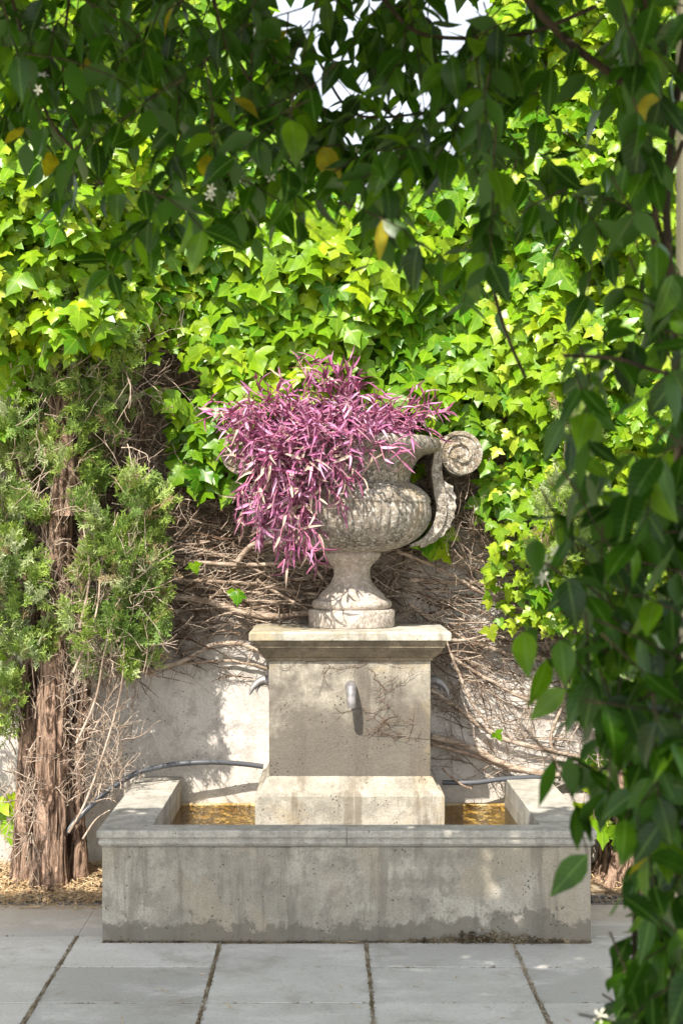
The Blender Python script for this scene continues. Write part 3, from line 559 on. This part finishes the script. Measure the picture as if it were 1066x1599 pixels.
def deadtwigs(parent, n, xr, yr, Yr, up=1.2, L=(.08, .3), mt='twig'):
    tw = []; tr_ = []
    for _ in range(n):
        p = P(rng.uniform(*xr), rng.uniform(*yr), rng.uniform(*Yr)); d = unit(np.array([rng.normal(.25, .5), rng.normal(-.2, .4), rng.normal(up, .6)])); l = rng.uniform(*L); c = [p]; dd = d
        for i in range(6): dd = unit(dd+rng.normal(0, .2, 3)); c.append(c[-1]+dd*l/6)
        c = np.array(c); r = rng.uniform(.0012, .0035); tw.append(c); tr_.append(np.linspace(r, r*.4, 7))
        for _k in range(3): i = rng.integers(1, 6); d2 = unit(dd+rng.normal(0, .8, 3)); e_ = c[i]+d2*l*.3; tw.append(np.array([c[i], (c[i]+e_)/2+rng.normal(0, .004, 3), e_])); tr_.append(np.linspace(r*.5, r*.3, 3))
    tubes('dead_twigs', tw, tr_, M[mt], parent, 4)
def base(px, Y): return ((px-HX)*Y/F, Y, -.02)
b0 = base(72, 6.26); t1 = empty('cypress_tree', b0, label='cypress with the thickest peeling brown trunk, left of the basin', cat='tree', group='cypress trees on the left')
trunk('trunk', b0, (P(95, 800, 6.3)), .070, .062, M['bark'], t1, 96, 160, .012, 1.)
trunk('limb', tuple(P(95, 806, 6.3)), tuple(P(100, 150, 6.3)), .060, .03, M['bark'], t1, 20, 50, .04, 2.)
cyp_crown(t1, [(120, 620, 60, 45, 230, 6.17, 6.47), (110, 720, 50, 60, 300, 6.12, 6.42), (150, 590, 50, 40, 160, 6.12, 6.42), (110, 540, 70, 40, 150, 6.22, 6.50), (170, 640, 35, 50, 130, 6.17, 6.42), (200, 560, 30, 25, 45, 6.12, 6.27), (70, 500, 60, 40, 60, 6.12, 6.4), (130, 470, 80, 30, 60, 6.1, 6.3)], (.065, .11))
deadtwigs(t1, 800, (20, 240), (480, 1050), (6.35, 6.6), .3, (.12, .35), 'dtwig'); deadtwigs(t1, 200, (50, 220), (560, 950), (6.1, 6.4), .3); deadtwigs(t1, 60, (20, 260), (480, 640), (6.15, 6.4), .2)
tw = []; tr_ = []
b0 = base(120, 6.36); t2 = empty('cypress_tree', b0, label='slim cypress nearest the basin, bushy grey-green crown and bare dry twigs', cat='tree', group='cypress trees on the left')
trunk('trunk', b0, tuple(P(118, 1150, 6.36)), .055, .04, M['bark'], t2, 24, 50, .01, 3.); trunk('limb', tuple(P(118, 1155, 6.36)), tuple(P(140, 780, 6.3)), .038, .015, M['bark'], t2, 18, 40, .02, 1.)
cyp_crown(t2, [(180, 790, 60, 50, 260, 6.07, 6.37), (190, 870, 62, 50, 300, 6.07, 6.42), (215, 940, 50, 60, 330, 6.07, 6.42), (160, 930, 40, 60, 120, 6.12, 6.42), (200, 1005, 50, 35, 130, 6.12, 6.37), (230, 1000, 30, 40, 60, 6.12, 6.3), (190, 1060, 30, 30, 40, 6.12, 6.3), (160, 1000, 50, 60, 80, 6.12, 6.3), (150, 1040, 45, 20, 50, 6.12, 6.32), (225, 760, 25, 40, 60, 6.17, 6.32)], (.065, .11))
deadtwigs(t2, 420, (95, 190), (900, 1260), (6.1, 6.45), 1.0, (.08, .24)); deadtwigs(t2, 60, (180, 240), (850, 1060), (6.05, 6.3), .8)
br = []; rb = []
for pts in ([(108, 1300), (135, 1250), (170, 1150), (190, 1070), (195, 990)], [(120, 1160), (150, 1090), (165, 1010), (190, 930)], [(115, 1050), (150, 960), (160, 880), (185, 800)], [(130, 1310), (150, 1280), (172, 1265)], [(125, 980), (140, 900), (130, 820)]):
    br.append(spline([P(x, y, 6.12) for x, y in pts], 20)); rb.append(np.linspace(.0065, .0025, 20))
for a_, b_ in zip(br, rb): tubes('branch', [a_], [b_], M['twig'], t2, 7)
b0 = base(38, 6.36); t3 = empty('cypress_tree', b0, label='dark narrow cypress trunk at the far left, behind the thickest one', cat='tree', group='cypress trees on the left')
trunk('trunk', b0, tuple(P(48, 900, 6.4)), .046, .04, M['bark'], t3, 24, 50, .012, 5.); trunk('limb', tuple(P(48, 905, 6.4)), tuple(P(30, 450, 6.4)), .038, .02, M['bark'], t3, 18, 40, .03, 4.)
cyp_crown(t3, [(20, 800, 45, 70, 260, 6.12, 6.47), (15, 900, 45, 50, 240, 6.07, 6.42), (25, 980, 45, 55, 230, 6.07, 6.42), (5, 1090, 30, 55, 150, 6.12, 6.32), (30, 700, 40, 60, 170, 6.17, 6.47), (60, 1030, 22, 25, 40, 6.12, 6.27), (-60, 900, 60, 250, 500, 6.12, 6.50)], (.065, .11))
deadtwigs(t3, 300, (-20, 110), (600, 1150), (6.4, 6.6), .5, (.12, .3), 'dtwig'); deadtwigs(t3, 70, (10, 60), (1080, 1300), (6.2, 6.45), .6); deadtwigs(t3, 30, (0, 60), (1180, 1330), (6.0, 6.2), -.5)
b0 = base(985, 6.42); t4 = empty('cypress_tree', b0, label='cypress with dark gnarled foot on the right, seen behind the vine', cat='tree')
trunk('trunk', b0, tuple(P(940, 820, 6.4)), .15, .05, M['bark'], t4, 30, 60, .03, 7.)
cyp_crown(t4, [(880, 800, 50, 50, 160, 6.0, 6.25), (900, 700, 40, 60, 140, 6.0, 6.3), (860, 860, 25, 40, 70, 6.0, 6.2), (925, 1060, 40, 50, 120, 6.0, 6.2), (910, 660, 40, 30, 80, 6.0, 6.3), (980, 900, 60, 100, 200, 6.0, 6.3)], (.06, .1))
deadtwigs(t4, 160, (900, 1066), (1080, 1250), (6.1, 6.4), -.3)

# ------------------------------------------------------------------ straw litter on the soil
def litter(n, xr, yr, name='straw_litter', z=.012):
    x = rng.uniform(*xr, n); y = yr[0]+(yr[1]-yr[0])*rng.random(n)**1.0; a_ = rng.uniform(0, 6.28, n); tip = unit(np.stack([np.cos(a_), np.sin(a_), rng.normal(0, .25, n)], -1)); pz = z+rng.uniform(-.01, .02, n)+.035*np.clip(y-6.14, 0, 1)/.5*1.
    k_ = y < 6.0; pz[k_] = rng.uniform(.001, .006, k_.sum()); T = T_blade(.09, 4, .2, .2, [.4, 1, .9, .7, .2]); nor = unit(np.stack([rng.normal(0, .3, n), rng.normal(0, .3, n), np.ones(n)], -1))
    tag(scatter(name, T, np.stack([x, y, pz], -1), tip, nor, rng.uniform(.02, .055, n), M['straw']), kind='stuff')
litter(5200, (-1.75, -.89), (6.0, 6.62)); litter(500, (-1.75, -.89), (5.93, 6.02)); litter(900, (1.06, 2.1), (5.98, 6.5)); litter(110, (-1.5, 1.8), (4.5, 5.43))

# ------------------------------------------------------------------ foreground jasmine vine (arch overhead and curtain on the right)
def jasmine(par, blobs, leafL=(.052, .078), flowers=0, dens=.6, odd=.02):
    pos = []; tip = []; nor = []; sc = []; st = []; rd = []; fl = []
    for (px, py, rx, ry, cnt, Y0, Y1) in blobs:
        for _ in range(max(1, int(cnt*dens))):
            a_ = rng.uniform(0, 6.28); q = math.sqrt(rng.random()); D = rng.uniform(Y0, Y1); p = P(px+rx*q*math.cos(a_), py+ry*q*math.sin(a_), D); L = rng.uniform(.12, .24); d = unit(np.array([rng.normal(0, .7), rng.normal(0, .5), -.5+rng.normal(0, .4)])); k_ = int(rng.integers(3, 6))
            path = [p-d*L*.5]
            for i in range(k_): d = unit(d+rng.normal(0, .15, 3)+np.array([0, 0, -.15])); path.append(path[-1]+d*L/k_)
            path = np.array(path); st.append(path); rd.append(np.linspace(.0016, .001, len(path)))
            sd = unit(np.cross(d, rng.normal(size=3)))
            for i in range(1, k_+1):
                sd = unit(np.cross(unit(path[i]-path[i-1]), sd)+rng.normal(0, .15, 3))
                for s_ in (1, -1):
                    if rng.random() < .08: continue
                    dd = unit(sd*s_*.8+d*.45+np.array([0, 0, -.55])+rng.normal(0, .22, 3)); pos.append(path[i]); tip.append(dd); nor.append(unit(np.array([0, -.25, .9])+rng.normal(0, .4, 3)+sd*.2)); sc.append(rng.uniform(*leafL))
            fl.append(path[-1]+np.array([0, -.02, 0]))
    pos, tip, nor, sc = map(np.array, (pos, tip, nor, sc)); ix = rng.integers(0, 3, len(pos))
    for t_ in range(3): k_ = ix == t_; scatter('leaves', TJ[t_], pos[k_], tip[k_], nor[k_], sc[k_], M['jas'], par, np.where(rng.random(k_.sum()) < odd, .99, rng.random(k_.sum())**1.4*.97))
    tubes('twigs', st, rd, M['jstem'], par, 4)
    if fl:
        v = [(0, 0, .02)]; f = []
        for j in range(5):
            t = j/5*2*math.pi; b_ = len(v); v += [(.25*math.cos(t-.25), .25*math.sin(t-.25), 0), (1.*math.cos(t+.05), 1.*math.sin(t+.05), .05), (.75*math.cos(t+.42), .75*math.sin(t+.42), .0), (.2*math.cos(t+.5), .2*math.sin(t+.5), 0)]; f += [(0, b_, b_+1), (0, b_+1, b_+2), (0, b_+2, b_+3)]
        fm = None; V0 = np.array(v)*.012; tmp = []
        for c in rng.permutation(len(fl))[:max(1, flowers//3)]:
            for _ in range(3): tmp.append(fl[c]+rng.normal(0, .016, 3))
        for c in tmp:
            if fm is None: o = mesh('flower', V0, f, M['flower']); fm = o.data
            else: o = bpy.data.objects.new('flower', fm); S.collection.objects.link(o)
            o.parent = par; o.location = Vector(c)-par.location; o.rotation_euler = (math.pi/2+rng.normal(0, .5), rng.uniform(0, 6), rng.normal(0, .5)); o.scale = (rng.uniform(.8, 1.15),)*3
arch = empty('jasmine_vine', (.2, 2.6, 3.0), label='dark jasmine vine hanging in an arch across the top of the view', cat='vine')
jasmine(arch, [(100, 20, 150, 70, 62, 2.2, 3.3), (300, 40, 150, 80, 75, 2.2, 3.3), (230, 130, 200, 70, 75, 2.2, 3.2), (400, 190, 90, 60, 40, 2.2, 3.1), (60, 150, 80, 70, 22, 2.3, 3.2), (130, 270, 90, 50, 22, 2.3, 3.), (210, 320, 50, 40, 18, 2.2, 2.8), (400, 270, 50, 30, 22, 2.2, 2.8), (445, 90, 50, 60, 20, 2.2, 3.2),
               (470, 240, 60, 40, 20, 2.2, 2.9), (580, 215, 70, 50, 30, 2.2, 3.), (560, 25, 100, 25, 14, 2.4, 3.3), (690, 60, 110, 80, 60, 2.2, 3.3), (680, 190, 90, 70, 50, 2.2, 3.2), (800, 130, 100, 110, 56, 2.2, 3.2), (830, 290, 90, 60, 32, 2.0, 3.), (640, 330, 40, 45, 10, 2.1, 2.7),
               (720, 400, 60, 45, 14, 2.1, 2.7), (900, 60, 120, 70, 48, 2.2, 3.3), (0, 60, 60, 80, 26, 2.2, 3.3), (490, 200, 70, 50, 40, 2.3, 3.2), (560, 190, 50, 40, 16, 2.3, 3.2), (560, 20, 60, 40, 35, 2.3, 3.2), (440, 60, 50, 60, 24, 2.3, 3.2), (620, 100, 50, 60, 25, 2.3, 3.2)], flowers=36, dens=.25)
st = []; rd = []
for pts, D, r in [([(600, 0), (650, 50), (740, 60), (830, 50), (930, 10)], 2.5, .004), ([(790, -40), (870, 50), (960, 120), (1066, 185), (1120, 200)], 2.3, .007), ([(20, 0), (70, 170), (120, 240), (160, 290)], 2.6, .003), ([(110, -20), (100, 140), (150, 260)], 2.9, .003), ([(500, 100), (560, 180), (700, 170)], 2.8, .003),
                   ([(740, 350), (760, 420), (790, 520), (820, 590)], 2.4, .003), ([(330, -20), (350, 60), (400, 150), (380, 230)], 2.7, .004), ([(1000, -20), (1030, 120), (1010, 260), (1040, 400)], 2.2, .004)]:
    st.append(spline([P(x, y, D) for x, y in pts], 24)); rd.append(r)
for a_, b_ in zip(st, rd): tubes('vine_stem', [a_], [b_], M['jstem'], arch, 8)
# the same vine overhead, above the frame; its unseen spread is shaped to shade the paving
n = 30000; xs = rng.uniform(-2.9, 1.6, n); ys = np.where(rng.random(n) < .62, rng.uniform(1.3, 3.66, n), rng.uniform(-.9, 1.3, n)); ys = np.where((ys < 1.3) & (xs < -.9), ys+2.3, ys); ys += .05*fb(xs, ys, 6.); zs = 2.98+.30*rng.random(n)+.1*fb(xs, ys, 2.)+.0*xs
k_ = zs-CH > (HY+25)/F*ys; xs, ys, zs = xs[k_], ys[k_], zs[k_]; n = len(xs)
scatter('leaves', TJ[0], np.stack([xs, ys, zs], -1), unit(np.stack([rng.normal(size=n), rng.normal(size=n), rng.normal(-.3, .3, n)], -1)), unit(np.stack([rng.normal(-.2, .4, n), rng.normal(-.4, .4, n), np.ones(n)], -1)), rng.uniform(.08, .13, n), M['jas'], arch)
cur = empty('jasmine_vine', (1., 2., 0), label='leafy jasmine vine hanging down the right edge, with small white flowers', cat='vine')
jasmine(cur, [(1030, 60, 70, 90, 24, 1.9, 2.8), (1010, 220, 80, 90, 18, 1.9, 2.8), (960, 340, 70, 50, 7, 1.9, 2.6), (1030, 380, 60, 80, 11, 1.8, 2.6), (985, 470, 60, 50, 6, 1.8, 2.4), (1040, 540, 50, 70, 8, 1.7, 2.4), (920, 610, 40, 40, 4, 1.8, 2.1), (880, 680, 26, 40, 4, 1.8, 2.), (950, 700, 40, 60, 6, 1.7, 2.3), (1045, 700, 40, 90, 10, 1.6, 2.3),
              (930, 800, 45, 70, 11, 1.7, 2.2), (1040, 820, 50, 80, 11, 1.6, 2.2), (960, 910, 55, 60, 13, 1.6, 2.2), (1030, 980, 60, 70, 17, 1.6, 2.2), (945, 1030, 50, 40, 13, 1.7, 2.1), (1005, 1090, 55, 60, 18, 1.6, 2.1), (970, 1165, 50, 40, 14, 1.6, 2.), (897, 1190, 16, 16, 3, 1.8, 1.9), (880, 1040, 18, 20, 3, 1.8, 1.9), (1045, 1140, 45, 80, 16, 1.6, 2.1), (1040, 1230, 45, 45, 11, 1.7, 2.2), (1065, 1310, 32, 50, 11, 1.7, 2.2),
              (1060, 1400, 28, 50, 10, 1.7, 2.2), (1030, 1480, 35, 40, 13, 1.7, 2.1), (1015, 1565, 55, 40, 22, 1.6, 2.1), (1060, 1500, 35, 80, 14, 1.6, 2.1), (1140, 900, 45, 700, 120, 1.6, 2.4), (1020, 1650, 75, 45, 16, 1.6, 2.1)], flowers=50, dens=.47, odd=.003)
st = []; rd = []
for pts, D, r in [([(1080, 0), (1040, 300), (1060, 600), (1050, 900), (1065, 1200), (1040, 1500), (1050, 1900)], 2.05, .006), ([(1066, 590), (1010, 575), (960, 560), (880, 555)], 1.95, .003), ([(1066, 220), (1020, 350), (1030, 440)], 2.1, .004), ([(1040, 1250), (1000, 1350), (990, 1480), (1000, 1600)], 1.95, .004), ([(1100, 1080), (1000, 1040), (930, 1010)], 1.9, .003)]:
    st.append(spline([P(x, y, D) for x, y in pts], 30)); rd.append(r)
for a_, b_ in zip(st, rd): tubes('vine_stem', [a_], [b_], M['jstem'], cur, 8)
q = MB(); xx = P(1071, 1300, 2.15); q.box(xx[0]-.012, xx[0]+.012, 2.14, 2.17, 0, 3.05); tag(bevel(q.build('wooden_post', M['post']), .003), 'thin pale wooden post at the right edge behind the jasmine leaves', 'post')
